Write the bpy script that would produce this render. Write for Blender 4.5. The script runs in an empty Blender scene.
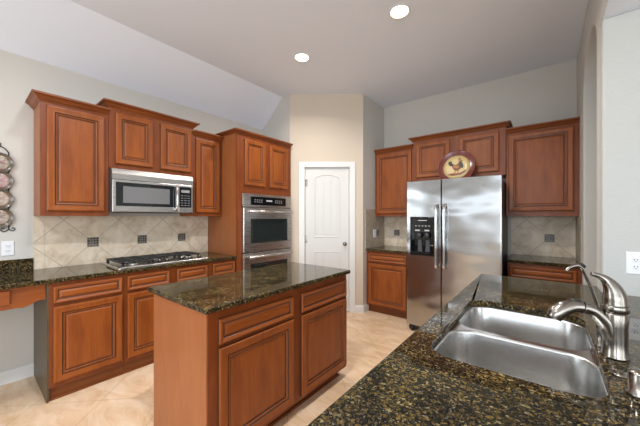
import bpy, math, random
from mathutils import Vector, Matrix
from mathutils.geometry import tessellate_polygon
R = math.radians
scene = bpy.context.scene
COL = scene.collection

# ------------------------------------------------------------------ camera
cam_d = bpy.data.cameras.new('camera'); cam = bpy.data.objects.new('camera', cam_d); COL.objects.link(cam)
cam_d.sensor_width = 36.0; cam_d.lens = 16.0; cam_d.shift_y = 4.0/640.0; cam_d.clip_start = 0.02
cam.location = (0, 0, 1.37); cam.rotation_euler = (R(90), 0, R(38.47))
scene.camera = cam

# ------------------------------------------------------------------ world, daylight, exposure
scene.view_settings.view_transform = 'Standard'; scene.view_settings.look = 'None'
scene.view_settings.gamma = 1.0; scene.view_settings.use_curve_mapping = False
scene.view_settings.exposure = 0.2
world = bpy.data.worlds.new('daylight'); scene.world = world; world.use_nodes = True
wbg = world.node_tree.nodes['Background']
wbg.inputs['Color'].default_value = (0.80, 0.90, 1.0, 1); wbg.inputs['Strength'].default_value = 1.0

def area(name, loc, rot, sx, sy, power, col=(1, 1, 1), shape='RECTANGLE', spread=180):
    d = bpy.data.lights.new(name, 'AREA'); d.shape = shape; d.size = sx; d.size_y = sy
    d.energy = power; d.color = col; d.spread = R(spread)
    o = bpy.data.objects.new(name, d); COL.objects.link(o); o.location = loc; o.rotation_euler = rot
    return o
WX0 = -3.48
# daylight in the openings of the rear wall windows (one high transom, three tall) and the glazed family room wall (right)
area('transom_daylight', (-2.15, -4.46, 1.75), (R(90), 0, 0), 1.9, 0.40, 4.5, (0.88, 0.95, 1.0))
for wx in (-0.25, 1.35, 2.95):
    area('window_daylight', (wx, -4.46, 1.55), (R(90), 0, 0), 1.2, 1.9, 47, (0.82, 0.915, 1.0))
area('added_nook_fill', (WX0+0.02, -1.55, 1.5), (0, R(-90), 0), 1.2, 1.3, 26, (0.82, 0.915, 1.0))  # unseen side window light, added to brighten the arch wall
for wy in (-0.6, -3.0):
    area('window_daylight', (4.06, wy, 1.30), (0, R(90), 0), 2.2, 1.7, 36, (0.82, 0.915, 1.0))

# unseen fill lamps added without fixtures to brighten floor and ceiling, nearer the viewer
for x, y in ((-2.108, 0.60), (-0.982, 0.60), (-2.108, -1.13), (-0.982, -1.13)):
    area('downlight_and_fill_beam', (x, y, 3.115), (0, 0, 0), 0.14, 0.14, 9 if x < -2 else 24, (0.92, 0.96, 1.0), 'DISK', 160)

# ------------------------------------------------------------------ material helpers
def mat(name, col=(0.8, 0.8, 0.8), rough=0.5, metal=0.0, coat=0.0, ior=1.5, spec=0.5):
    m = bpy.data.materials.new(name); m.use_nodes = True
    b = m.node_tree.nodes['Principled BSDF']
    b.inputs['Base Color'].default_value = (*col, 1); b.inputs['Roughness'].default_value = rough
    b.inputs['Metallic'].default_value = metal; b.inputs['Coat Weight'].default_value = coat
    b.inputs['Coat Roughness'].default_value = 0.12; b.inputs['IOR'].default_value = ior
    b.inputs['Specular IOR Level'].default_value = spec
    return m
def nd(m, t, **kw):
    n = m.node_tree.nodes.new(t)
    for k, v in kw.items():
        if k in n.inputs: n.inputs[k].default_value = v
        else: setattr(n, k, v)
    return n
def lk(m, a, b): m.node_tree.links.new(a, b)
def bsdf(m): return m.node_tree.nodes['Principled BSDF']
def ramp(m, stops, interp='LINEAR'):
    n = nd(m, 'ShaderNodeValToRGB'); r = n.color_ramp; r.interpolation = interp
    while len(r.elements) > 1: r.elements.remove(r.elements[-1])
    r.elements[0].position = stops[0][0]; r.elements[0].color = (*stops[0][1], 1)
    for p, c in stops[1:]:
        e = r.elements.new(p); e.color = (*c, 1)
    return n
def coords(m, scale=(1, 1, 1), rot=(0, 0, 0), out='Object'):
    t = nd(m, 'ShaderNodeTexCoord'); mp = nd(m, 'ShaderNodeMapping')
    mp.inputs['Scale'].default_value = scale; mp.inputs['Rotation'].default_value = rot
    lk(m, t.outputs[out], mp.inputs['Vector']); return mp.outputs['Vector']
def add_bump(m, height, strength, dist=0.01):
    b = nd(m, 'ShaderNodeBump'); b.inputs['Strength'].default_value = strength; b.inputs['Distance'].default_value = dist
    lk(m, height, b.inputs['Height']); lk(m, b.outputs['Normal'], bsdf(m).inputs['Normal'])
def mixc(m, fac, a, b, mode='MIX'):
    n = nd(m, 'ShaderNodeMix', data_type='RGBA', blend_type=mode)
    for inp, v in ((n.inputs[0], fac), (n.inputs[6], a), (n.inputs[7], b)):
        if hasattr(v, 'is_linked'): lk(m, v, inp)
        elif isinstance(v, (int, float)): inp.default_value = v
        else: inp.default_value = (*v, 1)
    return n.outputs[2]
def math_n(m, op, a, b=None):
    n = nd(m, 'ShaderNodeMath', operation=op)
    for i, v in enumerate((a, b)):
        if v is None: continue
        if hasattr(v, 'is_linked'): lk(m, v, n.inputs[i])
        else: n.inputs[i].default_value = v
    return n.outputs[0]

# ------------------------------------------------------------------ materials
def wood(name, base, dark, horiz=False):
    m = mat(name, base, 0.42, spec=0.44)
    v = coords(m, (7, 7, 1.2) if not horiz else (1.2, 7, 7))
    n1 = nd(m, 'ShaderNodeTexNoise', Scale=2.2, Detail=4.0, Roughness=0.6, Distortion=0.6); lk(m, v, n1.inputs['Vector'])
    v2 = coords(m, (90, 90, 5) if not horiz else (5, 90, 90))
    n2 = nd(m, 'ShaderNodeTexNoise', Scale=1.0, Detail=3.0); lk(m, v2, n2.inputs['Vector'])
    f = math_n(m, 'ADD', math_n(m, 'MULTIPLY', n1.outputs['Fac'], 0.7), math_n(m, 'MULTIPLY', n2.outputs['Fac'], 0.3))
    r = ramp(m, [(0.32, dark), (0.62, base)]); lk(m, f, r.inputs['Fac'])
    lk(m, r.outputs['Color'], bsdf(m).inputs['Base Color'])
    return m
WOOD = wood('cherry_wood', (0.30, 0.078, 0.010), (0.195, 0.043, 0.005))
WOODH = wood('cherry_wood_horizontal', (0.30, 0.078, 0.010), (0.195, 0.043, 0.005), True)
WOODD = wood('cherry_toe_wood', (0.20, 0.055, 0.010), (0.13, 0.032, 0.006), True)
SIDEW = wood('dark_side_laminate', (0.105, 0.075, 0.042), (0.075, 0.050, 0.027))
FRAMEW = wood('cherry_frame_wood', (0.225, 0.052, 0.008), (0.145, 0.030, 0.004))
CROWNW = wood('cherry_crown_wood', (0.235, 0.062, 0.012), (0.155, 0.036, 0.006), True)
PANELW = wood('cherry_veneer', (0.34, 0.113, 0.036), (0.28, 0.088, 0.025))
GLAZE_SHADE = mat('dark_glaze_and_edge_shade', (0.085, 0.028, 0.012), 0.4, coat=0.2)

def granite():
    m = mat('speckled_granite', (0.03, 0.028, 0.02), 0.035, spec=0.32)
    v = coords(m)
    nz = nd(m, 'ShaderNodeTexNoise', Scale=60.0, Detail=2.0); lk(m, v, nz.inputs['Vector'])
    dist = nd(m, 'ShaderNodeVectorMath', operation='MULTIPLY_ADD'); lk(m, nz.outputs['Color'], dist.inputs[0])
    dist.inputs[1].default_value = (0.012, 0.012, 0.012); lk(m, v, dist.inputs[2])
    vo = nd(m, 'ShaderNodeTexVoronoi', Scale=145.0); lk(m, dist.outputs[0], vo.inputs['Vector'])
    sep = nd(m, 'ShaderNodeSeparateColor'); lk(m, vo.outputs['Color'], sep.inputs[0])
    r1 = ramp(m, [(0.0, (0.006, 0.006, 0.006)), (0.36, (0.017, 0.016, 0.011)), (0.55, (0.040, 0.030, 0.013)), (0.70, (0.10, 0.064, 0.019)),
                  (0.86, (0.21, 0.130, 0.036)), (0.965, (0.33, 0.27, 0.15))], 'CONSTANT'); lk(m, sep.outputs[0], r1.inputs['Fac'])
    vo2 = nd(m, 'ShaderNodeTexVoronoi', Scale=300.0); lk(m, dist.outputs[0], vo2.inputs['Vector'])
    sep2 = nd(m, 'ShaderNodeSeparateColor'); lk(m, vo2.outputs['Color'], sep2.inputs[0])
    r2 = ramp(m, [(0.0, (0.006, 0.006, 0.005)), (0.55, (0.03, 0.027, 0.016)), (0.8, (0.15, 0.105, 0.035)), (0.95, (0.38, 0.33, 0.22))], 'CONSTANT')
    lk(m, sep2.outputs[1], r2.inputs['Fac'])
    n3 = nd(m, 'ShaderNodeTexNoise', Scale=9.0, Detail=2.0); lk(m, v, n3.inputs['Vector'])
    c = mixc(m, 0.42, r1.outputs['Color'], r2.outputs['Color'])
    rr = ramp(m, [(0.35, (0.6, 0.6, 0.62)), (0.65, (1.3, 1.25, 1.1))]); lk(m, n3.outputs['Fac'], rr.inputs['Fac'])
    c = mixc(m, 1.0, c, rr.outputs['Color'], 'MULTIPLY')
    lk(m, c, bsdf(m).inputs['Base Color'])
    return m
GRANITE = granite()

def paint(name, col, bump=0.12, rough=0.75):
    m = mat(name, col, rough, spec=0.3)
    n = nd(m, 'ShaderNodeTexNoise', Scale=70.0, Detail=3.0); lk(m, coords(m), n.inputs['Vector'])
    add_bump(m, n.outputs['Fac'], bump, 0.004)
    return m
WALL = paint('warm_wall_paint', (0.60, 0.58, 0.535))
WALLP = paint('beige_wall_paint', (0.62, 0.535, 0.44))
WALLT = paint('knockdown_wall_paint', (0.545, 0.55, 0.525), 0.35)
CEIL = paint('ceiling_paint', (0.82, 0.87, 0.96), 0.1)
TRIM = mat('white_trim_paint', (0.74, 0.735, 0.715), 0.35)
DOORM = mat('white_door_paint', (0.66, 0.655, 0.635), 0.38)

def floor_mat():
    m = mat('travertine_floor_tile', (0.6, 0.45, 0.3), 0.28)
    v = coords(m, (1, 1, 1), (0, 0, R(45)))
    br = nd(m, 'ShaderNodeTexBrick', Scale=1.0, offset=0.0, squash=1.0)
    br.inputs['Mortar Size'].default_value = 0.004; br.inputs['Mortar Smooth'].default_value = 0.3
    br.inputs['Brick Width'].default_value = 0.46; br.inputs['Row Height'].default_value = 0.46
    br.inputs['Color1'].default_value = (0.975, 0.975, 0.975, 1); br.inputs['Color2'].default_value = (1.02, 1.02, 1.02, 1); br.inputs['Mortar'].default_value = (0.80, 0.78, 0.75, 1)
    lk(m, v, br.inputs['Vector'])
    n1 = nd(m, 'ShaderNodeTexNoise', Scale=3.0, Detail=5.0, Roughness=0.65, Distortion=1.2)
    lk(m, coords(m, (1, 2.4, 1), (0, 0, R(45))), n1.inputs['Vector'])
    r = ramp(m, [(0.30, (0.58, 0.38, 0.21)), (0.5, (0.72, 0.505, 0.325)), (0.70, (0.80, 0.63, 0.46))]); lk(m, n1.outputs['Fac'], r.inputs['Fac'])
    lk(m, mixc(m, 1.0, r.outputs['Color'], br.outputs['Color'], 'MULTIPLY'), bsdf(m).inputs['Base Color'])
    add_bump(m, br.outputs['Fac'], -0.15, 0.003)
    return m
FLOOR = floor_mat()

def tile_mat(name, tone=1.0, border=True):
    # diagonal 12 inch travertine with the diamond lattice centred on local x = 0, z = 0
    m = mat(name, (0.6, 0.52, 0.42), 0.45)
    tc = nd(m, 'ShaderNodeTexCoord'); sp = nd(m, 'ShaderNodeSeparateXYZ'); lk(m, tc.outputs['Object'], sp.inputs[0])
    x, z = sp.outputs[0], sp.outputs[2]; P = 0.432
    def line(e):
        u = math_n(m, 'DIVIDE', e, P); u = math_n(m, 'ADD', u, 50.5); u = math_n(m, 'FRACT', u)
        return math_n(m, 'ABSOLUTE', math_n(m, 'SUBTRACT', u, 0.5))
    d = math_n(m, 'MINIMUM', line(math_n(m, 'ADD', x, z)), line(math_n(m, 'SUBTRACT', x, z)))
    g = math_n(m, 'LESS_THAN', d, 0.0085)
    n1 = nd(m, 'ShaderNodeTexNoise', Scale=7.0, Detail=6.0, Roughness=0.65, Distortion=0.8); lk(m, tc.outputs['Object'], n1.inputs['Vector'])
    k = tone
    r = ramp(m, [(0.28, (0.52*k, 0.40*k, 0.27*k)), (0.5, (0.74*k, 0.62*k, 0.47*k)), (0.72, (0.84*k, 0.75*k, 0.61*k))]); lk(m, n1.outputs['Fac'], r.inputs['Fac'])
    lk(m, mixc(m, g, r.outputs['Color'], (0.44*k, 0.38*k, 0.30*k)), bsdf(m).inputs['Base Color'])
    add_bump(m, g, -0.4, 0.002)
    return m
TILE = tile_mat('travertine_wall_tile')
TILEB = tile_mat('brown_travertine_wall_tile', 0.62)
def mosaic():
    m = mat('slate_mosaic', (0.1, 0.1, 0.09), 0.4)
    v = coords(m)
    br = nd(m, 'ShaderNodeTexBrick', Scale=1.0, offset=0.0)
    br.inputs['Mortar Size'].default_value = 0.0022; br.inputs['Brick Width'].default_value = 0.023; br.inputs['Row Height'].default_value = 0.023
    sp = nd(m, 'ShaderNodeSeparateXYZ'); lk(m, v, sp.inputs[0]); cb = nd(m, 'ShaderNodeCombineXYZ')
    lk(m, sp.outputs[0], cb.inputs[0]); lk(m, sp.outputs[2], cb.inputs[1]); lk(m, cb.outputs[0], br.inputs['Vector'])
    br.inputs['Color1'].default_value = (0.02, 0.022, 0.024, 1); br.inputs['Color2'].default_value = (0.16, 0.15, 0.13, 1); br.inputs['Mortar'].default_value = (0.36, 0.32, 0.26, 1)
    lk(m, br.outputs['Color'], bsdf(m).inputs['Base Color'])
    return m
MOSAIC = mosaic()

def steel(name, col=(0.62, 0.60, 0.58), rough=0.26, wave=0.0, brush=(1, 1, 120)):
    m = mat(name, col, rough, 1.0)
    n = nd(m, 'ShaderNodeTexNoise', Scale=6.0, Detail=2.0); lk(m, coords(m, brush), n.inputs['Vector'])
    r = nd(m, 'ShaderNodeMapRange'); r.inputs['To Min'].default_value = rough*0.8; r.inputs['To Max'].default_value = rough*1.25
    lk(m, n.outputs['Fac'], r.inputs['Value']); lk(m, r.outputs[0], bsdf(m).inputs['Roughness'])
    if wave:
        n2 = nd(m, 'ShaderNodeTexNoise', Scale=1.0, Detail=1.0); lk(m, coords(m, (2.0, 2.0, 3.5)), n2.inputs['Vector'])
        add_bump(m, n2.outputs['Fac'], wave, 0.05)
    bsdf(m).inputs['Anisotropic'].default_value = 0.4
    return m
STEEL = steel('brushed_stainless')
FRIDGEM = steel('fridge_stainless', (0.46, 0.47, 0.48), 0.17, 0.35, (120, 120, 1))
OVENM = steel('oven_stainless', (0.58, 0.54, 0.50), 0.27)
SINKM = steel('sink_stainless', (0.56, 0.555, 0.54), 0.24, 0, (4, 4, 160))
NICKEL = mat('brushed_nickel', (0.27, 0.245, 0.215), 0.20, 1.0)
CHROME = mat('chrome', (0.75, 0.74, 0.72), 0.10, 1.0)
BLACKG = mat('black_glass', (0.006, 0.007, 0.008), 0.04, spec=0.6)
WINGL = mat('dark_oven_window', (0.018, 0.024, 0.024), 0.05, spec=0.7)
MWGL = mat('grey_microwave_screen', (0.16, 0.16, 0.165), 0.10, spec=0.8)
BLACK = mat('black_plastic', (0.012, 0.012, 0.013), 0.35)
IRON = mat('cast_iron', (0.014, 0.014, 0.015), 0.5)
DGREY = mat('dark_grey_case', (0.055, 0.055, 0.06), 0.45)
GREYP = mat('grey_plastic', (0.30, 0.30, 0.31), 0.35)
MARK = mat('light_grey_marking', (0.45, 0.45, 0.46), 0.5)
WHITEP = mat('white_plastic', (0.82, 0.83, 0.85), 0.35)
SLOT = mat('dark_slot', (0.03, 0.03, 0.03), 0.6)
DARKIN = mat('dark_interior', (0.02, 0.014, 0.01), 0.7)

# ------------------------------------------------------------------ geometry helpers
class MB:
    def __init__(s): s.v = []; s.f = []; s.m = []; s.sm = []
    def add(s, vs, fs, mi=0, smooth=False):
        b = len(s.v); s.v += [tuple(p) for p in vs]
        for f in fs: s.f.append([b+i for i in f]); s.m.append(mi); s.sm.append(smooth)
        return s
    def box(s, x0, x1, y0, y1, z0, z1, mi=0):
        v = [(x, y, z) for z in (z0, z1) for y in (y0, y1) for x in (x0, x1)]
        return s.add(v, [(0, 2, 3, 1), (4, 5, 7, 6), (0, 1, 5, 4), (2, 6, 7, 3), (0, 4, 6, 2), (1, 3, 7, 5)], mi)
    def prism(s, poly, a0, a1, axis='z', mi=0, smooth=False):
        n = len(poly)
        def P(p, a): return {'z': (p[0], p[1], a), 'y': (p[0], a, p[1]), 'x': (a, p[0], p[1])}[axis]
        v = [P(p, a0) for p in poly] + [P(p, a1) for p in poly]
        s.add(v, [tuple(range(n))[::-1], tuple(range(n, 2*n))], mi)
        b = len(s.v) - 2*n
        for i in range(n):
            j = (i+1) % n; s.f.append([b+i, b+j, b+n+j, b+n+i]); s.m.append(mi); s.sm.append(smooth)
        return s
    def loft(s, rings, cap0=True, cap1=True, mi=0, smooth=True, mis=None):
        n = len(rings[0]); v = [p for r in rings for p in r]; b = len(s.v); s.v += [tuple(p) for p in v]
        for k in range(len(rings)-1):
            for i in range(n):
                j = (i+1) % n
                s.f.append([b+k*n+i, b+k*n+j, b+(k+1)*n+j, b+(k+1)*n+i]); s.m.append(mis[k] if mis else mi); s.sm.append(smooth)
        if cap0: s.f.append([b+i for i in range(n)][::-1]); s.m.append(mi); s.sm.append(False)
        if cap1: s.f.append([b+(len(rings)-1)*n+i for i in range(n)]); s.m.append(mi); s.sm.append(False)
        return s
    def lathe(s, prof, c=(0, 0, 0), axis='z', n=28, mi=0, smooth=True, caps=True):
        rings = []
        for r, h in prof:
            ring = []
            for i in range(n):
                a = 2*math.pi*i/n; p, q = r*math.cos(a), r*math.sin(a)
                ring.append({'z': (c[0]+p, c[1]+q, c[2]+h), 'y': (c[0]+p, c[1]+h, c[2]+q), 'x': (c[0]+h, c[1]+p, c[2]+q)}[axis])
            rings.append(ring)
        return s.loft(rings, caps, caps, mi, smooth)
    def tube(s, pts, rad, n=12, mi=0, flat=1.0, up=None, smooth_pts=0):
        pts = [Vector(p) for p in pts]
        if not isinstance(rad, (list, tuple)): rad = [rad]*len(pts)
        if smooth_pts:
            np_, nr = [], []
            for i in range(len(pts)-1):
                p0 = pts[max(i-1, 0)]; p1 = pts[i]; p2 = pts[i+1]; p3 = pts[min(i+2, len(pts)-1)]
                for k in range(smooth_pts):
                    t = k/smooth_pts
                    np_.append(0.5*((2*p1)+(p2-p0)*t+(2*p0-5*p1+4*p2-p3)*t*t+(3*p1-p0-3*p2+p3)*t**3)); nr.append(rad[i]*(1-t)+rad[i+1]*t)
            np_.append(pts[-1]); nr.append(rad[-1]); pts, rad = np_, nr
        rings = []; ref = Vector(up) if up else None
        for i, p in enumerate(pts):
            t = (pts[min(i+1, len(pts)-1)] - pts[max(i-1, 0)]).normalized()
            if ref is None: ref = Vector((0, 0, 1)) if abs(t.z) < 0.9 else Vector((1, 0, 0))
            u = (ref - t*ref.dot(t)).normalized(); w = t.cross(u); ref = u
            rings.append([p + (u*math.cos(2*math.pi*k/n)*flat + w*math.sin(2*math.pi*k/n))*rad[i] for k in range(n)])
        return s.loft(rings, True, True, mi, True)
    def sphere(s, c, r, n=16, mi=0, sc=(1, 1, 1)):
        prof = [(max(1e-4, math.sin(math.pi*k/(n//2))), -math.cos(math.pi*k/(n//2))) for k in range(n//2+1)]
        rings = [[(c[0]+r*sc[0]*q*math.cos(2*math.pi*i/n), c[1]+r*sc[1]*q*math.sin(2*math.pi*i/n), c[2]+r*sc[2]*h) for i in range(n)] for q, h in prof]
        return s.loft(rings, True, True, mi, True)
    def panel(s, x0, x1, z0, z1, prof, y=0.0, mi=0, mis=None):
        """nested mitred rectangles facing -Y: prof = (inset, height towards -Y)"""
        rings = [[(x0+d, y-h, z0+d), (x1-d, y-h, z0+d), (x1-d, y-h, z1-d), (x0+d, y-h, z1-d)] for d, h in prof]
        return s.loft(rings, True, True, mi, False, mis)
    def sweep(s, path, prof, mi=0):
        """profile (out, z) swept with mitres along an open xy path; out is to the right of travel"""
        P = [Vector(p) for p in path]; N = []
        for i in range(len(P)-1):
            d = (P[i+1]-P[i]).normalized(); N.append(Vector((d.y, -d.x)))
        rings = []
        for i, p in enumerate(P):
            if i == 0: off = N[0]
            elif i == len(P)-1: off = N[-1]
            else: off = (N[i-1]+N[i]) / (1+N[i-1].dot(N[i]))
            rings.append([(p.x+off.x*o, p.y+off.y*o, z) for o, z in prof])
        return s.loft(rings, True, True, mi, False)
    def holed(s, outer, holes, z0, z1, mi=0):
        loops = [outer]+holes; flat = [p for l in loops for p in l]
        tris = tessellate_polygon([[Vector((p[0], p[1], 0)) for p in l] for l in loops]); n = len(flat)
        v = [(p[0], p[1], z0) for p in flat]+[(p[0], p[1], z1) for p in flat]
        fs = []
        for t in tris:
            a, b, c = (Vector((*flat[i], 0)) for i in t)
            t = tuple(t) if (b-a).cross(c-a).z > 0 else tuple(t)[::-1]
            fs.append(tuple(i+n for i in t)); fs.append(t[::-1])
        st = 0
        for l in loops:
            k = len(l)
            for i in range(k): j = (i+1) % k; fs.append((st+i, st+j, n+st+j, n+st+i))
            st += k
        return s.add(v, fs, mi)
    def build(s, name, mats, parent=None, bevel=0.0, seg=2, loc=None, rotz=0):
        me = bpy.data.meshes.new(name); me.from_pydata(s.v, [], s.f)
        for mm in (mats if isinstance(mats, (list, tuple)) else [mats]): me.materials.append(mm)
        for p, mi, sm in zip(me.polygons, s.m, s.sm): p.material_index = mi; p.use_smooth = sm
        import bmesh
        bm = bmesh.new(); bm.from_mesh(me); bmesh.ops.recalc_face_normals(bm, faces=bm.faces); bm.to_mesh(me); bm.free()
        o = bpy.data.objects.new(name, me); COL.objects.link(o)
        if parent: o.parent = parent
        if loc: o.location = loc; o.rotation_euler = (0, 0, rotz)
        if bevel:
            b = o.modifiers.new('bevel', 'BEVEL'); b.width = bevel; b.segments = seg; b.limit_method = 'ANGLE'; b.angle_limit = R(40)
            b.harden_normals = False
        return o
def tag(o, label, cat, group=None):
    o['label'] = label; o['category'] = cat
    if group: o['group'] = group
    return o
def thing(name, label, cat, loc=(0, 0, 0), rotz=0, group=None):
    o = bpy.data.objects.new(name, None); COL.objects.link(o); o.location = loc; o.rotation_euler = (0, 0, rotz)
    return tag(o, label, cat, group)
def struct(name, mb, m, bevel=0.0, loc=None, rotz=0, seg=3):
    o = mb.build(name, m, None, bevel, seg, loc, rotz); o['kind'] = 'structure'; return o
def rrect(x0, x1, y0, y1, r, n=6):
    out = []
    for cx, cy, a in ((x1-r, y1-r, 0), (x0+r, y1-r, 90), (x0+r, y0+r, 180), (x1-r, y0+r, 270)):
        for k in range(n+1):
            t = R(a+90*k/n); out.append((cx+r*math.cos(t), cy+r*math.sin(t)))
    return out
def quad_wall(name, x0, x1, y0, y1, z0, z1, m): return struct(name, MB().box(x0, x1, y0, y1, z0, z1), m)

# ------------------------------------------------------------------ the room
WX, WY, SX, CZ, HZ = -3.48, 4.25, 0.268, 3.13, 2.58       # cooktop wall, fridge wall, arch wall, ceiling, header
VX, VZ = -3.03, 2.735
AX, AY, BX, BY = -2.88, 2.93, -2.05, 3.57                 # pantry wall ends
REAR = -4.5
struct('floor', MB().box(WX-0.12, 4.2, REAR-0.15, WY+0.12, -0.08, 0.0), FLOOR)
struct('ceiling', MB().prism([(VX, CZ), (WX-0.12, VZ-0.105), (WX-0.12, CZ+0.12), (SX+0.12, CZ+0.12), (SX+0.12, CZ)], REAR-0.12, WY+0.12, 'y'), CEIL)
struct('ceiling_family', MB().prism([(SX+0.004, HZ-0.006), (4.2, HZ-0.006), (4.2, HZ+0.1), (SX+0.1205, HZ+0.1), (SX+0.1205, HZ-0.0005), (SX+0.004, HZ-0.0005)], REAR-0.12, 2.5, 'y'), CEIL)
struct('ceiling_hall', MB().box(SX+0.1205, 4.2, 2.54, WY+0.12, HZ+0.3, HZ+0.4), CEIL)
wl = MB().box(WX-0.12, WX, -0.9, AY+0.1, 0, VZ); wl.box(WX-0.12, WX, REAR-0.12, -2.2, 0, VZ)
wl.box(WX-0.12, WX, -2.2, -0.9, 0, 0.9); wl.box(WX-0.12, WX, -2.2, -0.9, 2.1, VZ)  # opening made for the added nook fill light
struct('wall_left', wl, WALL)
struct('wall_alcove', MB().prism([(WX, 0), (AX, 0), (AX, CZ), (VX, CZ), (WX, VZ)], AY, AY+0.1, 'y'), WALL)
pd = Vector((BX-AX, BY-AY)); PL = pd.length; pa = math.atan2(pd.y, pd.x)
DX0, DX1, DH = 0.205, 0.862, 2.09                         # door opening along the pantry wall
w = MB()
w.box(0, DX0, 0, 0.11, 0, CZ); w.box(DX1, PL, 0, 0.11, 0, CZ); w.box(DX0, DX1, 0, 0.11, DH, CZ)
struct('wall_pantry', w, WALLP, loc=(AX, AY, 0), rotz=pa)
struct('wall_return', MB().box(BX-0.1, BX, BY, WY, 0, CZ), WALL)
struct('wall_fridge', MB().box(BX-0.1, SX+0.12, WY, WY+0.12, 0, CZ), WALL)
arch = [(2.68+0.435-0.435*math.cos(math.pi*k/20), 2.55+0.26*math.sin(math.pi*k/20)) for k in range(21)]
poly = [(WY, 0), (WY, CZ), (REAR, CZ), (REAR, HZ), (2.54, HZ), (2.54, 0), (2.68, 0)] + arch + [(3.55, 0)]
struct('wall_right', MB().prism(poly, SX, SX+0.12, 'x'), WALL, 0.014)
struct('wall_bar', MB().box(SX, 4.2, 2.42, 2.54, 0, HZ-0.0065), WALLT, 0.014)
struct('wall_family', MB().box(4.08, 4.2, REAR, 2.42, 0, HZ), WALL)
struct('wall_hall', MB().box(SX+0.12, 4.2, WY, WY+0.12, 0, HZ), WALL)
wr = MB(); xs = [WX-0.12, -3.1, -1.2, -0.85, 0.35, 0.75, 1.95, 2.35, 3.55, 4.2]
for i in range(len(xs)-1):
    if i % 2 == 0: wr.box(xs[i], xs[i+1], REAR-0.12, REAR, 0, CZ+0.1)
    else:
        lo, hi = (1.55, 1.95) if i == 1 else (0.60, 2.50)
        wr.box(xs[i], xs[i+1], REAR-0.12, REAR, 0, lo); wr.box(xs[i], xs[i+1], REAR-0.12, REAR, hi, CZ+0.1)
struct('wall_rear', wr, WALL)
bbp = [(0, 0), (0.014, 0), (0.014, 0.085), (0.006, 0.105), (0, 0.105)]
struct('baseboard_left', MB().sweep([(WX, 0.395), (WX, REAR)][::-1], bbp), TRIM)
struct('baseboard_pantry', MB().sweep([(DX1+0.075, 0), (PL, 0)], bbp), TRIM, loc=(AX, AY, 0), rotz=pa)
struct('baseboard_return', MB().sweep([(BX, BY), (BX, 3.72)], bbp), TRIM)

# door with casing, two moulded panels, hinges and knob (local x along the pantry wall, y into it)
fr = MB()
for a, b, c, d in ((DX0-0.075, DX0+0.006, 0, DH-0.006+0.075), (DX1-0.006, DX1+0.075, 0, DH-0.006+0.075)):
    fr.box(a, b, -0.018, 0, c, d)
fr.box(DX0+0.006, DX1-0.006, -0.018, 0, DH-0.006, DH+0.069)
fr.box(DX0, DX0+0.012, 0, 0.11, 0, DH); fr.box(DX1-0.012, DX1, 0, 0.11, 0, DH); fr.box(DX0, DX1, 0, 0.11, DH-0.012, DH)
fr.box(DX0+0.012, DX0+0.03, 0.055, 0.075, 0, DH-0.012); fr.box(DX1-0.03, DX1-0.012, 0.055, 0.075, 0, DH-0.012)
struct('trim_1', fr, TRIM, 0.004, (AX, AY, 0), pa, 2)
d0, d1, dt = DX0+0.016, DX1-0.016, DH-0.017
dm = MB().box(d0, d1, 0.019, 0.052, 0.012, dt)
def arch_panel(mb, x0, x1, z0, z1, rise):
    def ring(ins, y):
        pts = [(x0+ins, y, z0+ins), (x1-ins, y, z0+ins)]
        for k in range(13):
            t = k/12; x = (x1-ins)+(x0-x1+2*ins)*t
            pts.append((x, y, z1-ins+rise*(1-(2*t-1)**2)))
        return pts
    rs = [ring(0.0, 0.0185), ring(0.0, 0.014), ring(0.012, 0.011), ring(0.02, 0.017), ring(0.026, 0.0185)]
    mb.loft(rs, False, False, 0, False)
    inner = ring(0.026, 0.0182); mb.add(inner, [tuple(range(len(inner)))])
    # bead-board centre: three raised planks
    wd = (x1-x0-0.08)/3
    for i in range(3):
        a = x0+0.04+wd*i+0.004; b = a+wd-0.008
        zt = z1-0.03+rise*(0.85 if i == 1 else 0.35)
        mb.box(a, b, 0.0135, 0.019, z0+0.04, zt)
arch_panel(dm, d0+0.125, d1-0.125, 1.075, 1.945, 0.045)
arch_panel(dm, d0+0.125, d1-0.125, 0.20, 0.875, 0.0)
door = struct('door_1', dm, DOORM, 0.002, (AX, AY, 0), pa, 1)
kb = MB().lathe([(0.028, 0), (0.028, -0.006), (0.012, -0.010), (0.010, -0.03), (0.024, -0.040), (0.029, -0.052), (0.022, -0.064), (0.002, -0.067)], (d1-0.06, 0.019, 0.985), 'y', 20)
kn = kb.build('door_knob', NICKEL, door)
for hz in (0.22, 1.05, 1.86):
    MB().box(d0-0.004, d0+0.03, 0.012, 0.0188, hz-0.045, hz+0.045).tube([(d0-0.002, 0.010, hz-0.048), (d0-0.002, 0.010, hz+0.048)], 0.006, 8).build('hinge', NICKEL, door)

# ------------------------------------------------------------------ cabinet building kit (local: x right, front face y = 0 facing -y, z up)
DPROF = [(0, 0.0), (0, 0.014), (0.004, 0.020), (0.012, 0.022), (0.036, 0.019), (0.048, 0.019), (0.051, 0.012), (0.056, 0.011), (0.058, 0.016), (0.066, 0.013), (0.069, 0.007), (0.074, 0.007), (0.084, 0.012), (0.088, 0.0125)]
DMI = [1, 0, 0, 0, 0, 1, 1, 0, 0, 1, 1, 0, 0]  # outermost ring is painted dark as the door's shadow line; inner rings are glaze
WPROF = [(0, 0.0), (0, 0.014), (0.004, 0.020), (0.010, 0.022), (0.026, 0.014), (0.030, 0.009), (0.035, 0.009), (0.046, 0.015), (0.050, 0.016)]
WMI = [1, 0, 0, 0, 1, 1, 0, 0]  # drawer edge likewise carries a painted shadow line, grooves carry glaze
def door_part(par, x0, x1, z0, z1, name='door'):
    return MB().panel(x0, x1, z0, z1, DPROF, 0, 0, DMI).build(name, [WOOD, GLAZE_SHADE], par)
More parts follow.
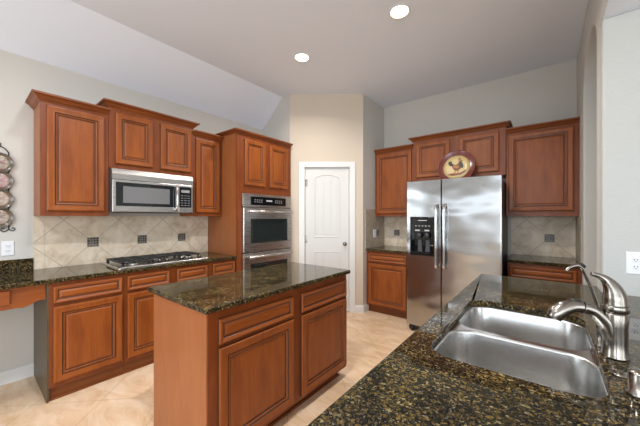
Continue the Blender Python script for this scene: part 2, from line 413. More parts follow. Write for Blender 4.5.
def drawer_part(par, x0, x1, z0, z1):
    return MB().panel(x0, x1, z0, z1, WPROF, 0, 0, WMI).build('drawer_front', [WOODH, GLAZE_SHADE], par)
def crown_prof(z1, h=0.062, o=0.052):
    z0 = z1-h
    return [(-0.01, z0), (0.004, z0), (0.007, z0+0.010), (0.016, z0+0.016), (o*0.62, z1-0.024), (o*0.86, z1-0.016), (o, z1-0.014), (o, z1), (-0.01, z1)]
def upper(label, loc, rotz, wid, z0, z1, depth, doors, crown_path, crown_z, group=None, name='upper_cabinet'):
    t = thing(name, label, 'cabinet', (loc[0], loc[1], z0), rotz, group); h = z1-z0
    MB().box(0, wid, 0.02, depth, 0, h).build('carcass', PANELW, t, 0.0015, 1)
    f = MB(); xs = sorted(doors); edges = [0.0]
    f.box(0, wid, 0, 0.0195, 0, 0.05); f.box(0, wid, 0, 0.0195, h-0.07, h)
    sl = xs[0][0]+0.012; sr = xs[-1][1]-0.012; f.box(0, sl, 0, 0.0195, 0.05, h-0.07); f.box(sr, wid, 0, 0.0195, 0.05, h-0.07)
    for i in range(len(xs)-1): f.box(xs[i][1]-0.012, xs[i+1][0]+0.012, 0, 0.0195, 0.05, h-0.07)
    f.build('face_frame', FRAMEW, t)
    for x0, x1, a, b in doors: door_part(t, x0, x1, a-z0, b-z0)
    if crown_path:
        c = MB().sweep(crown_path, crown_prof(crown_z-z0))
        c.box(0, wid, 0.003, depth, h-0.002, crown_z-z0-0.004)
        c.build('crown_molding', CROWNW, t)
    return t
UX = -3.15; D = -UX + WX; D = UX-WX-0.004
# --- cooktop wall uppers (rotz 90: local x -> world y)
def lw(y): return (UX, y)
upper('tall single-door wall cabinet at far left beside the wall plates', (UX, 0.386, 0), R(90), 0.452, 1.38, 2.32, D,
      [(0.036, 0.420, 1.42, 2.275)], [(0, D), (0, 0), (0.452, 0)], 2.357)
upper('two-door wall cabinet directly above the microwave', (UX+0.004, 0.84, 0), R(90), 0.800, 1.825, 2.395, D+0.004,
      [(0.048, 0.372, 1.868, 2.345), (0.443, 0.770, 1.868, 2.345)], [(0, D), (0, 0), (0.800, 0), (0.800, D)], 2.437)
upper('narrow single-door wall cabinet between microwave and oven cabinet', (UX, 1.642, 0), R(90), 0.356, 1.38, 2.32, D,
      [(0.025, 0.325, 1.42, 2.275)], [(0, 0), (0.356, 0)], 2.357)
# --- fridge wall uppers
UY = 3.92; DF = WY-UY-0.004; k = UY/3.83
upper('single-door wall cabinet left of the refrigerator beside the pantry', (-2.032, UY, 0), 0, 0.584, 1.38, 2.345, DF,
      [(0.026, 0.558, 1.42, 2.300)], [(0, 0), (0.584, 0)], 2.382)
upper('two-door wall cabinet over the refrigerator behind the rooster plate', (-1.444, UY-0.02, 0), 0, 1.080, 1.86, 2.425, DF+0.02,
      [(0.045, 0.478, 1.905, 2.370), (0.588, 1.015, 1.905, 2.370)], [(0, DF), (0, 0), (1.080, 0), (1.080, DF)], 2.462)
upper('single-door wall cabinet right of the refrigerator next to the arch', (-0.360, UY, 0), 0, 0.625, 1.38, 2.345, DF,
      [(0.022, 0.584, 1.435, 2.305)], [(0, 0), (0.625, 0)], 2.382)

# --- tall oven cabinet
t = thing('oven_cabinet', 'tall cabinet housing the double wall oven beside the pantry door', 'cabinet', (-2.85, 2.01, 0), R(90))
ow, od = 0.905, -2.85-WX-0.004
c = MB(); c.box(0, 0.019, 0.02, od, 0, 2.36); c.box(ow-0.019, ow, 0.02, od, 0, 2.36); c.box(0.0195, ow-0.0195, od-0.012, od, 0, 2.36)
c.box(0.0195, ow-0.0195, 0.02, od-0.0125, 2.34, 2.36); c.box(0.0195, ow-0.0195, 0.02, od-0.0125, 1.668, 1.69); c.box(0.0195, ow-0.0195, 0.02, od-0.0125, 0.35, 0.37)
c.build('carcass', PANELW, t, 0.001, 1)
f = MB(); f.box(0, 0.0715, 0, 0.0195, 0.09, 2.36); f.box(ow-0.0285, ow, 0, 0.0195, 0.09, 2.36); f.box(0.0715, 0.118, 0, 0.0195, 1.77, 2.30); f.box(0.818, ow-0.0285, 0, 0.0195, 1.77, 2.30)
f.box(0.0715, ow-0.0285, 0, 0.0195, 1.66, 1.77); f.box(0.0715, ow-0.0285, 0, 0.0195, 2.30, 2.36); f.box(0.0715, ow-0.0285, 0, 0.0195, 0.09, 0.375)
f.box(0.41, 0.51, 0, 0.0195, 1.77, 2.30)
f.build('face_frame', FRAMEW, t)
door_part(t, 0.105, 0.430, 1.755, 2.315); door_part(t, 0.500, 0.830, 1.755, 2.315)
drawer_part(t, 0.09, 0.87, 0.13, 0.34)
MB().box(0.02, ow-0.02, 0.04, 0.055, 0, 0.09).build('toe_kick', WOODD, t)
c = MB().sweep([(0, od), (0, 0), (ow, 0)], crown_prof(2.405, 0.045, 0.045)); c.box(0, ow, 0.003, od, 2.3605, 2.399); c.build('crown_molding', CROWNW, t)

# --- double wall oven
t = thing('double_wall_oven', 'stainless double wall oven built into the tall cabinet', 'oven', (-2.85, 2.085, 0.375), R(90))
w_ = 0.798
MB().box(0.0, w_, 0.0, 0.50, 0.004, 1.282).build('oven_body', DGREY, t)
cp = MB().box(-0.008, w_+0.008, -0.030, -0.001, 1.118, 1.280).build('control_panel', OVENM, t, 0.004)
MB().box(0.105, 0.700, -0.034, -0.0305, 1.143, 1.248).build('display', BLACKG, cp, 0.002)
for bx in [0.16+0.035*q for q in range(4)]+[0.50+0.035*q for q in range(4)]:
    for bz in (1.180, 1.205): MB().box(bx, bx+0.02, -0.0352, -0.0345, bz, bz+0.006).build('button', MARK, cp)
MB().box(0.35, 0.45, -0.0352, -0.0345, 1.192, 1.212).build('clock', MARK, cp)
def oven_door(z0, z1):
    dr = MB().panel(-0.008, w_+0.008, z0, z1, [(0, 0), (0, 0.040), (0.004, 0.044), (0.01, 0.045)], -0.001).build('oven_door', OVENM, t)
    wz1 = z1-0.135; wz0 = z0+0.105
    MB().panel(0.095, 0.715, wz0, wz1, [(0, 0), (0, 0.003), (0.012, 0.0035), (0.02, 0.002), (0.03, 0.002)], -0.0465).build('oven_window', WINGL, dr)
    hb = MB().tube([(0.03, -0.095, z1-0.045), (w_-0.03, -0.095, z1-0.045)], 0.0145, 14)
    for hx in (0.065, w_-0.065): hb.tube([(hx, -0.047, z1-0.045), (hx, -0.095, z1-0.045)], 0.010, 10)
    hb.build('oven_handle', STEEL, dr)
oven_door(0.568, 1.108); oven_door(0.012, 0.555)

# --- over-the-range microwave
t = thing('microwave', 'stainless over-range microwave hung above the gas cooktop', 'microwave', (-3.085, 0.842, 1.41), R(90))
w_ = 0.752; h_ = 0.408
MB().box(0, w_, 0.0, -3.085-WX-0.02, 0.0, h_-0.002).build('microwave_body', DGREY, t, 0.003)
MB().prism([(0, h_-0.100), (-0.022, h_-0.100), (-0.020, h_-0.05), (-0.008, h_-0.004), (0, h_-0.002)], 0, w_, 'x').build('vent_grille', STEEL, t)
dr = MB().box(0.002, 0.590, -0.022, -0.0005, 0.008, h_-0.104).build('microwave_door', STEEL, t, 0.004)
MB().box(0.028, 0.556, -0.0245, -0.0225, 0.062, h_-0.126).build('black_glass', BLACKG, dr, 0.001)
MB().box(0.085, 0.500, -0.0255, -0.0248, 0.092, h_-0.162).build('window_screen', MWGL, dr)
MB().tube([(0.565, -0.0225, 0.035), (0.565, -0.052, 0.055), (0.565, -0.062, 0.15), (0.565, -0.052, 0.255), (0.565, -0.0225, 0.277)], 0.0125, 12, 0, 1.0, (1, 0, 0), 5).build('door_handle', CHROME, dr)
pn = MB().box(0.593, w_-0.002, -0.022, -0.0005, 0.008, h_-0.104).build('control_panel', STEEL, t, 0.004)
MB().box(0.600, 0.730, -0.0245, -0.0225, 0.062, h_-0.126).build('keypad_glass', BLACKG, pn, 0.001)
for i in range(3):
    for j in range(5): MB().box(0.617+0.036*i, 0.640+0.036*i, -0.0252, -0.0247, 0.082+0.026*j, 0.088+0.026*j).build('button', GREYP, pn)
MB().box(0.620, 0.710, -0.0252, -0.0247, 0.222, 0.250).build('clock', GREYP, pn)

# ------------------------------------------------------------------ base cabinets
BF = -2.87; bd = BF-WX-0.004
def base(label, loc, rotz, wid, depth, drawers, doors, side_panel=None, recess=0.03, stiles=None, name='base_cabinet', h=0.880):
    t = thing(name, label, 'cabinet', (loc[0], loc[1], 0), rotz)
    MB().box(0, wid, 0.02, depth, 0.10, h-0.002).build('carcass', PANELW, t)
    f = MB(); f.box(0, wid, 0, 0.0195, 0.10, h-0.002); f.build('face_frame', FRAMEW, t, 0.001, 1)
    for x0, x1, a, b in drawers: drawer_part(t, x0, x1, a, b)
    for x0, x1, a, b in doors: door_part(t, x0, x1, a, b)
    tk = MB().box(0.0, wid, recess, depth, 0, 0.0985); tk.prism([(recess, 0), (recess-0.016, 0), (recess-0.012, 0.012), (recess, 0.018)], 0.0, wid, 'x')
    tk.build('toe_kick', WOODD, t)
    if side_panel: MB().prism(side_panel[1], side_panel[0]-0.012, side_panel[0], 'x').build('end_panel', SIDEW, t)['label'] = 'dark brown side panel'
    return t
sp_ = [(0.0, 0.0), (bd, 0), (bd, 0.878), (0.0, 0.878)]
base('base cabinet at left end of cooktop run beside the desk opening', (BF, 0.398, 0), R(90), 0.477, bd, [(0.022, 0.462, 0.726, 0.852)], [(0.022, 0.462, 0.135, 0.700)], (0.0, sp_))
base('wide base cabinet under the gas cooktop with paired drawers', (BF, 0.877, 0), R(90), 0.800, bd, [(0.020, 0.375, 0.726, 0.852), (0.445, 0.770, 0.726, 0.852)], [(0.020, 0.375, 0.135, 0.700), (0.445, 0.770, 0.135, 0.700)])
base('narrow base cabinet against the tall oven cabinet', (BF, 1.679, 0), R(90), 0.329, bd, [(0.030, 0.312, 0.726, 0.852)], [(0.030, 0.312, 0.135, 0.700)])
# desk apron
t = thing('desk_apron', 'wooden desk apron drawer under the counter at left edge', 'drawer', (BF-0.012, -0.75, 0.735), R(90))
ap = [(0, 0.145), (1.133, 0.145), (1.133, 0.028)]
for k in range(9):
    a = k/8; ap.append((1.133-0.14*a, 0.028-0.028*(0.5-0.5*math.cos(math.pi*a))+0.006*math.sin(2*math.pi*a)))
ap += [(0.14, 0.0), (0.0, 0.028)]
MB().prism(ap, 0, 0.02, 'y').build('apron_board', WOODH, t, 0.002, 1)
MB().panel(0.20, 0.955, 0.034, 0.132, [(0, 0), (0, 0.014), (0.004, 0.018), (0.01, 0.018)], -0.001).build('drawer_front', WOODH, t)
MB().box(0.0, 0.02, 0.021, 0.585, -0.735, 0.145).build('end_panel', PANELW, t)
# left counter with low granite upstand
t = thing('countertop', 'long granite countertop along the cooktop wall', 'countertop', (WX+0.002, -0.76, 0.882), R(0))
# cooktop cut-out is covered by the tray, so the slab is whole
MB().box(0, 0.633, 0, 2.768, 0, 0.032).build('slab', GRANITE, t, 0.006, 3)
MB().box(0, 0.020, 0, 1.143, 0.0325, 0.134).build('upstand', GRANITE, t, 0.003)

def splash(label, loc, rotz, x0, x1, z0, z1, insets, m=TILE, cap=None, name='tile_backsplash'):
    t = thing(name, label, 'backsplash', loc, rotz)
    MB().box(x0, x1, -0.010, -0.0005, z0, z1).build('tile_field', m, t)
    if cap is not None:
        for a, b in cap: MB().box(a, b, -0.0125, -0.0105, z0, z1).build('border_tile', m, t)
    for x in insets:
        MB().box(-0.046, 0.046, -0.0025, 0, -0.046, 0.046).build('mosaic_inset', MOSAIC, t, 0, 1, (x, -0.0105, 0))
    return t
splash('diagonal travertine backsplash behind the gas cooktop with three mosaic insets', (WX, 0.797, 1.125), R(90), -0.412, 1.208, -0.2105, 0.254, (0, 0.432, 0.864), cap=[(-0.412, -0.345)])
splash('travertine backsplash right of the refrigerator with one mosaic inset', (0.032, WY, 1.125), 0, -0.372, 0.225, -0.2105, 0.254, (0,))
splash('small travertine backsplash left of the refrigerator with one mosaic inset', (-1.83, WY, 1.125), 0, -0.210, 0.50, -0.2105, 0.254, (0,))
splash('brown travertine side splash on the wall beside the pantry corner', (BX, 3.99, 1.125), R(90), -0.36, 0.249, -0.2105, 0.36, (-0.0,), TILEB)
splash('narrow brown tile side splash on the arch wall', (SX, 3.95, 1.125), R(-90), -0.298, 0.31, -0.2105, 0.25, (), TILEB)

# gas cooktop
t = thing('gas_cooktop', 'stainless gas cooktop with black grates set in the granite', 'cooktop', (-2.905, 0.845, 0.9145), R(90))
cw, cd = 0.86, 0.50
MB().loft([[(x, y, z) for x, y in rrect(i, cw-i, i, cd-i, 0.02)] for i, z in ((0.0, 0), (0.0, 0.006), (0.006, 0.012), (0.02, 0.013), (0.03, 0.009))], True, True, 0, False).build('cooktop_tray', STEEL, t)
def grate(x0, x1, y0, y1):
    g = MB(); zt = 0.048; b = 0.010
    for a, c_ in ((x0, x1),):
        g.box(a, c_, y0, y0+2*b, zt-0.012, zt); g.box(a, c_, y1-2*b, y1, zt-0.012, zt)
        g.box(a, a+2*b, y0, y1, zt-0.012, zt); g.box(c_-2*b, c_, y0, y1, zt-0.012, zt)
    for fx in (x0, x1-2*b):
        for fy in (y0, y1-2*b): g.box(fx, fx+2*b, fy, fy+2*b, 0.0095, zt-0.011)
    g.box((x0+x1)/2-b, (x0+x1)/2+b, y0, y1, zt-0.010, zt+0.003)
    for q in (0.25, 0.5, 0.75): yy = y0+(y1-y0)*q; g.box(x0, x1, yy-b, yy+b, zt-0.010, zt+0.003)
    return g.build('grate', IRON, t, 0.002, 1)
grate(0.035, 0.30, 0.03, 0.47); grate(0.312, 0.58, 0.20, 0.47); grate(0.592, 0.830, 0.17, 0.47)
for bx_, by_, br_ in ((0.165, 0.15, 0.045), (0.165, 0.35, 0.035), (0.445, 0.34, 0.055), (0.73, 0.36, 0.035), (0.73, 0.24, 0.04)):
    bn = MB().lathe([(br_, 0.0095), (br_, 0.018), (br_*0.9, 0.021)], (bx_, by_, 0), n=20).build('burner', STEEL, t)
    MB().lathe([(br_*0.8, 0.0215), (br_*0.8, 0.028), (br_*0.6, 0.031)], (bx_, by_, 0), n=20).build('burner_cap', IRON, bn)
for kx, ky in ((0.375, 0.085), (0.450, 0.105), (0.60, 0.105), (0.675, 0.085), (0.79, 0.10)):
    kk = MB().lathe([(0.029, 0.0095), (0.029, 0.013), (0.024, 0.016), (0.002, 0.016)], (kx, ky, 0), n=20).build('control_knob', BLACK, t)
    MB().lathe([(0.017, 0.0163), (0.016, 0.034), (0.012, 0.036), (0.002, 0.036)], (kx, ky, 0), n=20).build('knob_cap', NICKEL, kk)

# fridge wall bases
BFY = 3.665; bdf = WY-BFY-0.004
base('base cabinet left of the refrigerator beside the pantry door', (BX+0.003, BFY, 0), 0, 0.700, bdf, [(0.04, 0.60, 0.735, 0.852)], [(0.04, 0.60, 0.125, 0.705)], recess=0.065)
base('base cabinet right of the refrigerator below the arch wall', (-0.325, BFY, 0), 0, 0.589, bdf, [(0.018, 0.555, 0.735, 0.852)], [(0.018, 0.555, 0.125, 0.705)], recess=0.065)
tag(MB().box(BX+0.0115, -1.342, 3.64, WY-0.0115, 0.882, 0.914).build('countertop', GRANITE, None, 0.005, 2), 'small granite countertop left of the refrigerator', 'countertop')
tag(MB().box(-0.333, SX-0.0115, 3.64, WY-0.0115, 0.882, 0.914).build('countertop', GRANITE, None, 0.005, 2), 'small granite countertop right of the refrigerator under one wall cabinet', 'countertop')

# ------------------------------------------------------------------ refrigerator
FX0, FX1, FS, FY = -1.318, -0.345, -0.921, 3.34
t = thing('refrigerator', 'stainless side-by-side refrigerator with ice and water dispenser', 'refrigerator', ((FX0+FX1)/2, FY, 0)); ox = (FX0+FX1)/2
def fx(x): return x-ox
MB().box(fx(FX0)+0.006, fx(FX1)-0.026, 0.075, 0.86, 0.06, 1.775).build('refrigerator_case', DGREY, t, 0.006)
MB().box(fx(FX0)+0.01, fx(FX1)-0.01, 0.05, 0.074, 0.02, 0.085).build('toe_grille', BLACK, t, 0.004)
for q in (fx(FX0)+0.05, fx(FX1)-0.05): MB().lathe([(0.026, -0.02), (0.03, -0.01), (0.03, 0.01), (0.026, 0.02)], (q, 0.055, 0.0305), 'x', 16).build('roller_foot', BLACK, t)
for q in (fx(FX0)+0.06, fx(FX1)-0.06): MB().box(q-0.04, q+0.04, 0.02, 0.12, 1.776, 1.796).build('hinge_cover', DGREY, t, 0.004)
zb, zt = 0.085, 1.795
def curved_door(a, b, bulge, hole=None):
    m = MB(); n = 12; top = []
    fr_ = []
    for i in range(n+1):
        q = i/n; e = min(q, 1-q)*(b-a); y = -bulge*(1-(2*q-1)**2)
        if e < 0.012: y += 0.010*(1-e/0.012)**1.5
        fr_.append((a+(b-a)*q, y))
    return m, fr_
# freezer door with a real dispenser cavity
ha, hb, hz0, hz1 = fx(-1.268), fx(-0.992), 0.925, 1.365
fd = MB(); a, b = fx(FX0), fx(FS)-0.004
prof_o = [(a, zb), (b, zb), (b, zt), (a, zt)]; hole = [(ha, hz0), (hb, hz0), (hb, hz1), (ha, hz1)]
fd.holed(prof_o, [hole], 0, 0.07)
fd.v = [(p[0], p[2], p[1]) for p in fd.v]
fdo = fd.build('freezer_door', FRIDGEM, t, 0.008, 3)
rd = MB().box(fx(FS)+0.004, fx(FX1), 0.0, 0.07, zb, zt).build('refrigerator_door', FRIDGEM, t, 0.008, 3)
ds = MB().panel(ha-0.004, hb+0.004, hz0-0.004, hz1+0.004, [(0, 0.0), (0, 0.008), (0.003, 0.010), (0.014, 0.010), (0.016, 0.004), (0.017, -0.001)], -0.0005)
ds.f.pop(); ds.m.pop(); ds.sm.pop(); ds.f.pop(); ds.m.pop(); ds.sm.pop()
ds.box(ha+0.001, hb-0.001, 0.058, 0.066, hz0+0.001, hz1-0.001); ds.box(ha+0.001, ha+0.008, 0.0, 0.058, hz0+0.001, hz1-0.001); ds.box(hb-0.008, hb-0.001, 0.0, 0.058, hz0+0.001, hz1-0.001)
ds.box(ha+0.008, hb-0.008, -0.003, 0.058, 1.19, hz1-0.001); ds.box(ha+0.008, hb-0.008, -0.006, 0.058, hz0+0.001, hz0+0.022)
dso = ds.build('dispenser', BLACKG, t)
MB().box(ha+0.09, ha+0.19, -0.0045, -0.0035, 1.325, 1.334).build('display', MARK, dso)
for i in range(5): MB().box(ha+0.055+0.038*i, ha+0.075+0.038*i, -0.0045, -0.0035, 1.262, 1.270).build('button', MARK, dso)
for q in (0.055, 0.165): MB().box(ha+q, ha+q+0.055, -0.0045, -0.0035, 1.206, 1.222).build('button', MARK, dso)
for q in (ha+0.095, ha+0.185):
    MB().lathe([(0.024, 0.06), (0.027, 0.03), (0.018, 0.0)], (q, 0.028, 1.125), n=16).build('nozzle', DGREY, dso)
    MB().prism([(q-0.028, 0.96), (q+0.028, 0.96), (q+0.020, 1.10), (q-0.020, 1.10)], 0.040, 0.050, 'y').build('paddle', DGREY, dso, 0.003)
for hx_, par in ((fx(-0.962), fdo), (fx(-0.878), rd)):
    hm = MB().tube([(hx_, -0.012, 1.505), (hx_, -0.055, 1.48), (hx_, -0.062, 1.40), (hx_, -0.064, 1.15), (hx_, -0.062, 0.90), (hx_, -0.055, 0.82), (hx_, -0.012, 0.80)], 0.0155, 12, 0, 1.0, (1, 0, 0), 5)
    ho = hm.build('door_handle', CHROME, par)
    for hz in (1.495, 0.81): MB().lathe([(0.021, 0.0), (0.021, -0.016), (0.015, -0.024)], (hx_, -0.0003, hz), 'y', 14).build('handle_mount', NICKEL, par)

# rooster plate leaning on the cabinet, standing on the refrigerator case
t = thing('decorative_plate', 'round red-rimmed plate painted with a rooster leaning above the refrigerator', 'plate', (-0.868, 3.755, 1.7765))
RED = mat('red_brown_glaze', (0.16, 0.028, 0.020), 0.22, coat=0.4)
TAN = mat('tan_plate_glaze', (0.62, 0.46, 0.20), 0.35, coat=0.3)
t.rotation_euler = (R(-13), 0, 0)
pr = 0.212; zc = pr+0.004
MB().lathe([(0.002, 0.010), (0.10, 0.010), (0.15, 0.004), (pr-0.004, -0.016), (pr, -0.018), (pr, -0.012), (0.15, 0.012), (0.10, 0.018), (0.002, 0.018)], (0, 0, zc), 'y', 48).build('plate_rim', RED, t)
MB().lathe([(0.002, 0.0085), (0.10, 0.0085), (0.152, 0.0018), (0.152, 0.0028), (0.10, 0.0095), (0.002, 0.0095)], (0, 0, zc), 'y', 40).build('plate_center', TAN, t)
def blob(pts, y0, y1): return MB().prism([(x, z+zc) for x, z in pts], y1, y0, 'y')
def ell(cx, cz, rx, rz, rot=0, n=16): 
    return [(cx+rx*math.cos(2*math.pi*i/n)*math.cos(rot)-rz*math.sin(2*math.pi*i/n)*math.sin(rot), cz+rx*math.cos(2*math.pi*i/n)*math.sin(rot)+rz*math.sin(2*math.pi*i/n)*math.cos(rot)) for i in range(n)]
RB = mat('russet_paint', (0.22, 0.055, 0.02), 0.5); DGN = mat('dark_green_paint', (0.03, 0.04, 0.025), 0.5); OCH = mat('ochre_paint', (0.42, 0.19, 0.05), 0.5)
rs = MB()
body = [(-0.055, 0.02), (-0.03, -0.03), (0.01, -0.045), (0.045, -0.02), (0.058, 0.025), (0.05, 0.07), (0.028, 0.075), (0.015, 0.04), (-0.02, 0.03), (-0.045, 0.05)]
rs.prism([(x, z+zc) for x, z in body], 0.0005, 0.0095, 'y', 0)
rs.prism([(x, z+zc) for x, z in [(-0.05, 0.015), (-0.085, 0.03), (-0.10, 0.06), (-0.085, 0.085), (-0.055, 0.08), (-0.06, 0.06), (-0.045, 0.05), (-0.035, 0.03)]], 0.0002, 0.0095, 'y', 1)
rs.prism([(x, z+zc) for x, z in ell(0.038, 0.083, 0.020, 0.017)], -0.0002, 0.0095, 'y', 2)
rs.prism([(x, z+zc) for x, z in ell(0.030, 0.105, 0.014, 0.010)], 0.0002, 0.0095, 'y', 0)
rs.prism([(x, z+zc) for x, z in [(0.056, 0.088), (0.072, 0.080), (0.056, 0.076)]], 0.0002, 0.0095, 'y', 2)
rs.prism([(x, z+zc) for x, z in ell(0.052, 0.03, 0.020, 0.045, 0.3)], -0.0004, 0.0095, 'y', 1)
rs.prism([(x, z+zc) for x, z in ell(-0.005, 0.005, 0.035, 0.018, -0.3)], -0.0006, 0.0095, 'y', 2)
rs.prism([(x, z+zc) for x, z in [(-0.012, -0.04), (-0.024, -0.078), (-0.016, -0.078), (-0.004, -0.04)]], 0.0012, 0.0095, 'y', 2)
rs.prism([(x, z+zc) for x, z in [(0.012, -0.04), (0.016, -0.078), (0.024, -0.078), (0.022, -0.04)]], 0.0012, 0.0095, 'y', 2)
rs.prism([(x, z+zc) for x, z in [(-0.105, -0.092), (-0.05, -0.075), (0.03, -0.082), (0.11, -0.045), (0.105, -0.062), (0.06, -0.098), (-0.04, -0.108)]], 0.0014, 0.0095, 'y', 0)
rs.build('rooster', [RB, DGN, OCH], t)

# ------------------------------------------------------------------ island
IX, IY0, IY1 = -1.358, 0.785, 2.076
t = thing('kitchen_island', 'cherry kitchen island cabinet with two drawers and two doors', 'island', (IX, IY0, 0), R(90))
il, idp = IY1-IY0, 0.640
MB().box(0.0, il, 0.02, idp, 0.075, 0.880).build('carcass', PANELW, t, 0.001, 1)
MB().box(0, il, 0, 0.0195, 0.075, 0.880).build('face_frame', FRAMEW, t, 0.0015, 1)
MB().box(-0.010, -0.0005, 0.0, idp, 0.0, 0.880).build('end_panel', PANELW, t, 0.002, 1)
drawer_part(t, 0.055, 0.618, 0.697, 0.832); drawer_part(t, 0.700, 1.270, 0.697, 0.832)
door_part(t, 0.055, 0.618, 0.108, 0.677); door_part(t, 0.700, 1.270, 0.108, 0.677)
tk = MB().box(0.0, il-0.055, 0.060, idp-0.02, 0, 0.0745)
tk.sweep([(0.0, 0.060), (il-0.055, 0.060), (il-0.055, idp-0.02)], [(0, 0), (0.016, 0), (0.013, 0.012), (0, 0.019)]); tk.build('toe_kick', WOODD, t)
tag(MB().box(-2.035, -1.322, 0.750, 2.090, 0.882, 0.914).build('countertop', GRANITE, None, 0.008, 3), 'granite island countertop reflecting the oven', 'countertop')

# ------------------------------------------------------------------ peninsula with sink
PX0, PX1, PY0, PY1 = -0.412, 0.80, 0.10, 2.61
SK = (-0.322, 0.132, 0.985, 1.775)
hole = rrect(*SK, 0.085, 8)
ct = MB().holed([(PX0, PY0), (PX1, PY0), (PX1, 2.418), (SX-0.002, 2.418), (SX-0.002, PY1), (PX0, PY1)], [hole], 0.882, 0.914)
tag(ct.build('countertop', GRANITE, None, 0.006, 3), 'granite peninsula countertop around the undermount sink in the foreground', 'countertop')
t = thing('peninsula_cabinet', 'cherry peninsula base cabinet below the sink countertop', 'cabinet', (PX0+0.016, PY1-0.03, 0), R(-90))
pl, pdp = PY1-0.03-0.13, 0.645
c = MB(); c.box(0, pl, 0.02, 0.038, 0.10, 0.880); c.box(0, pl, pdp-0.018, pdp, 0.0, 0.880); c.box(0, 0.018, 0.038, pdp-0.018, 0, 0.880); c.box(pl-0.018, pl, 0.038, pdp-0.018, 0.0, 0.880); c.box(0.018, pl-0.018, 0.038, pdp-0.018, 0.10, 0.12)
c.build('carcass', PANELW, t)
MB().box(0, pl, 0, 0.0195, 0.10, 0.880).build('face_frame', FRAMEW, t)
for i in range(5):
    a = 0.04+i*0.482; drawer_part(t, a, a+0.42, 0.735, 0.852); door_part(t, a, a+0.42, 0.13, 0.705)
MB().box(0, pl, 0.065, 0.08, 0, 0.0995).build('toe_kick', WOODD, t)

# sink
sx0, sx1, sy0, sy1 = SK; midy = 1.375
t = thing('sink', 'stainless undermount double-bowl sink in the granite peninsula', 'sink', ((sx0+sx1)/2, (sy0+sy1)/2, 0.69))
cx, cyy = (sx0+sx1)/2, (sy0+sy1)/2
def L(p): return [(x-cx, y-cyy) for x, y in p]
b1 = (sx0-0.004, sx1+0.004, sy0-0.004, midy-0.012); b2 = (sx0-0.004, sx1+0.004, midy+0.012, sy1+0.004)
zr = 0.8815-0.69
MB().holed(L(rrect(sx0-0.03, sx1+0.03, sy0-0.03, sy1+0.03, 0.11, 8)), [L(rrect(*b1, 0.09, 8)), L(rrect(*b2, 0.09, 8))], zr-0.0015, zr).build('flange', SINKM, t)
def bowl(b, dep):
    rings = []
    for ins, dz, r in ((0.0, -0.0005, 0.09), (0.003, -0.010, 0.09), (0.010, -dep+0.04, 0.085), (0.018, -dep+0.014, 0.08), (0.034, -dep+0.003, 0.07), (0.06, -dep, 0.05), (0.12, -dep-0.003, 0.03)):
        rings.append([(x-cx, y-cyy, zr+dz) for x, y in rrect(b[0]+ins, b[1]-ins, b[2]+ins, b[3]-ins, r, 8)])
    o = MB().loft(rings, False, True, 0, True).build('bowl', SINKM, t)
    so = o.modifiers.new('sheet', 'SOLIDIFY'); so.thickness = 0.0012; so.offset = -1
    bx_, by_ = (b[0]+b[1])/2-cx, (b[2]+b[3])/2-cyy
    MB().lathe([(0.045, zr-dep-0.0025), (0.045, zr-dep-0.0005), (0.036, zr-dep-0.0005), (0.030, zr-dep-0.0020), (0.002, zr-dep-0.0020)], (bx_, by_, 0), n=24).build('drain', CHROME, o)
bowl(b1, 0.19); bowl(b2, 0.17)

# kitchen faucet: base behind the bowls, pull-out spout over the sink, lever on top
t = thing('kitchen_faucet', 'brushed nickel single-lever faucet with pull-out spout beside the sink', 'faucet', (0.176, 1.326, 0.9145), R(0))
MB().lathe([(0.035, 0), (0.035, 0.005), (0.032, 0.010), (0.0305, 0.05), (0.031, 0.10), (0.033, 0.140), (0.031, 0.146)], n=28).build('faucet_body', NICKEL, t)
hd = MB().lathe([(0.0315, 0.1465), (0.034, 0.150), (0.034, 0.166), (0.032, 0.170)], n=28)
hd.tube([(0.001, 0, 0.168), (0.0, 0, 0.195), (-0.006, -0.001, 0.222), (-0.020, -0.004, 0.246), (-0.038, -0.010, 0.260), (-0.058, -0.018, 0.266)], [0.032, 0.030, 0.0235, 0.015, 0.0095, 0.0065], 16, 0, 1.0, (0, 1, 0), 5)
hd.build('faucet_lever', NICKEL, t)
def arm(Ld, z): return (-0.91*Ld, -0.42*Ld, z)
MB().tube([arm(-0.004, 0.030), arm(0.009, 0.072), arm(0.024, 0.107), arm(0.057, 0.143), arm(0.090, 0.155)], [0.027, 0.026, 0.0225, 0.0195, 0.0195], 18, 0, 1.0, (0, 1, 0), 5).build('spout', NICKEL, t)
ho = MB().tube([arm(0.0905, 0.155), arm(0.118, 0.156), arm(0.142, 0.146), arm(0.163, 0.128), arm(0.172, 0.112)], [0.0205, 0.0225, 0.0245, 0.0245, 0.021], 18, 0, 1.0, (0, 1, 0), 5).build('spray_head', NICKEL, t)
a_ = arm(0.108, 0.1775); MB().sphere(a_, 0.011, 12, 0, (1.4, 1.0, 0.4)).build('spray_button', BLACK, ho)
# filtered water tap
t = thing('water_filter_tap', 'slender gooseneck drinking-water tap with black lever behind the faucet', 'faucet', (0.150, 1.402, 0.9145))
MB().lathe([(0.0165, 0), (0.0165, 0.004), (0.011, 0.009), (0.010, 0.06), (0.0125, 0.065), (0.0125, 0.085), (0.006, 0.092)], n=18).build('tap_base', NICKEL, t)
def gn(Ld, z): return (-0.783*Ld, -0.50*Ld, z)
MB().tube([gn(0, 0.090), gn(0.010, 0.140), gn(0.028, 0.196), gn(0.052, 0.250), gn(0.063, 0.273), gn(0.081, 0.283), gn(0.106, 0.276), gn(0.120, 0.262)], 0.0058, 10, 0, 1.0, (0, 1, 0), 5).build('gooseneck', NICKEL, t)
MB().tube([(0.010, 0.002, 0.076), (0.022, 0.004, 0.079), (0.034, 0.006, 0.077)], [0.0045, 0.0045, 0.0055], 10, 0, 1.0, (0, 0, 1), 3).build('lever', BLACK, t)
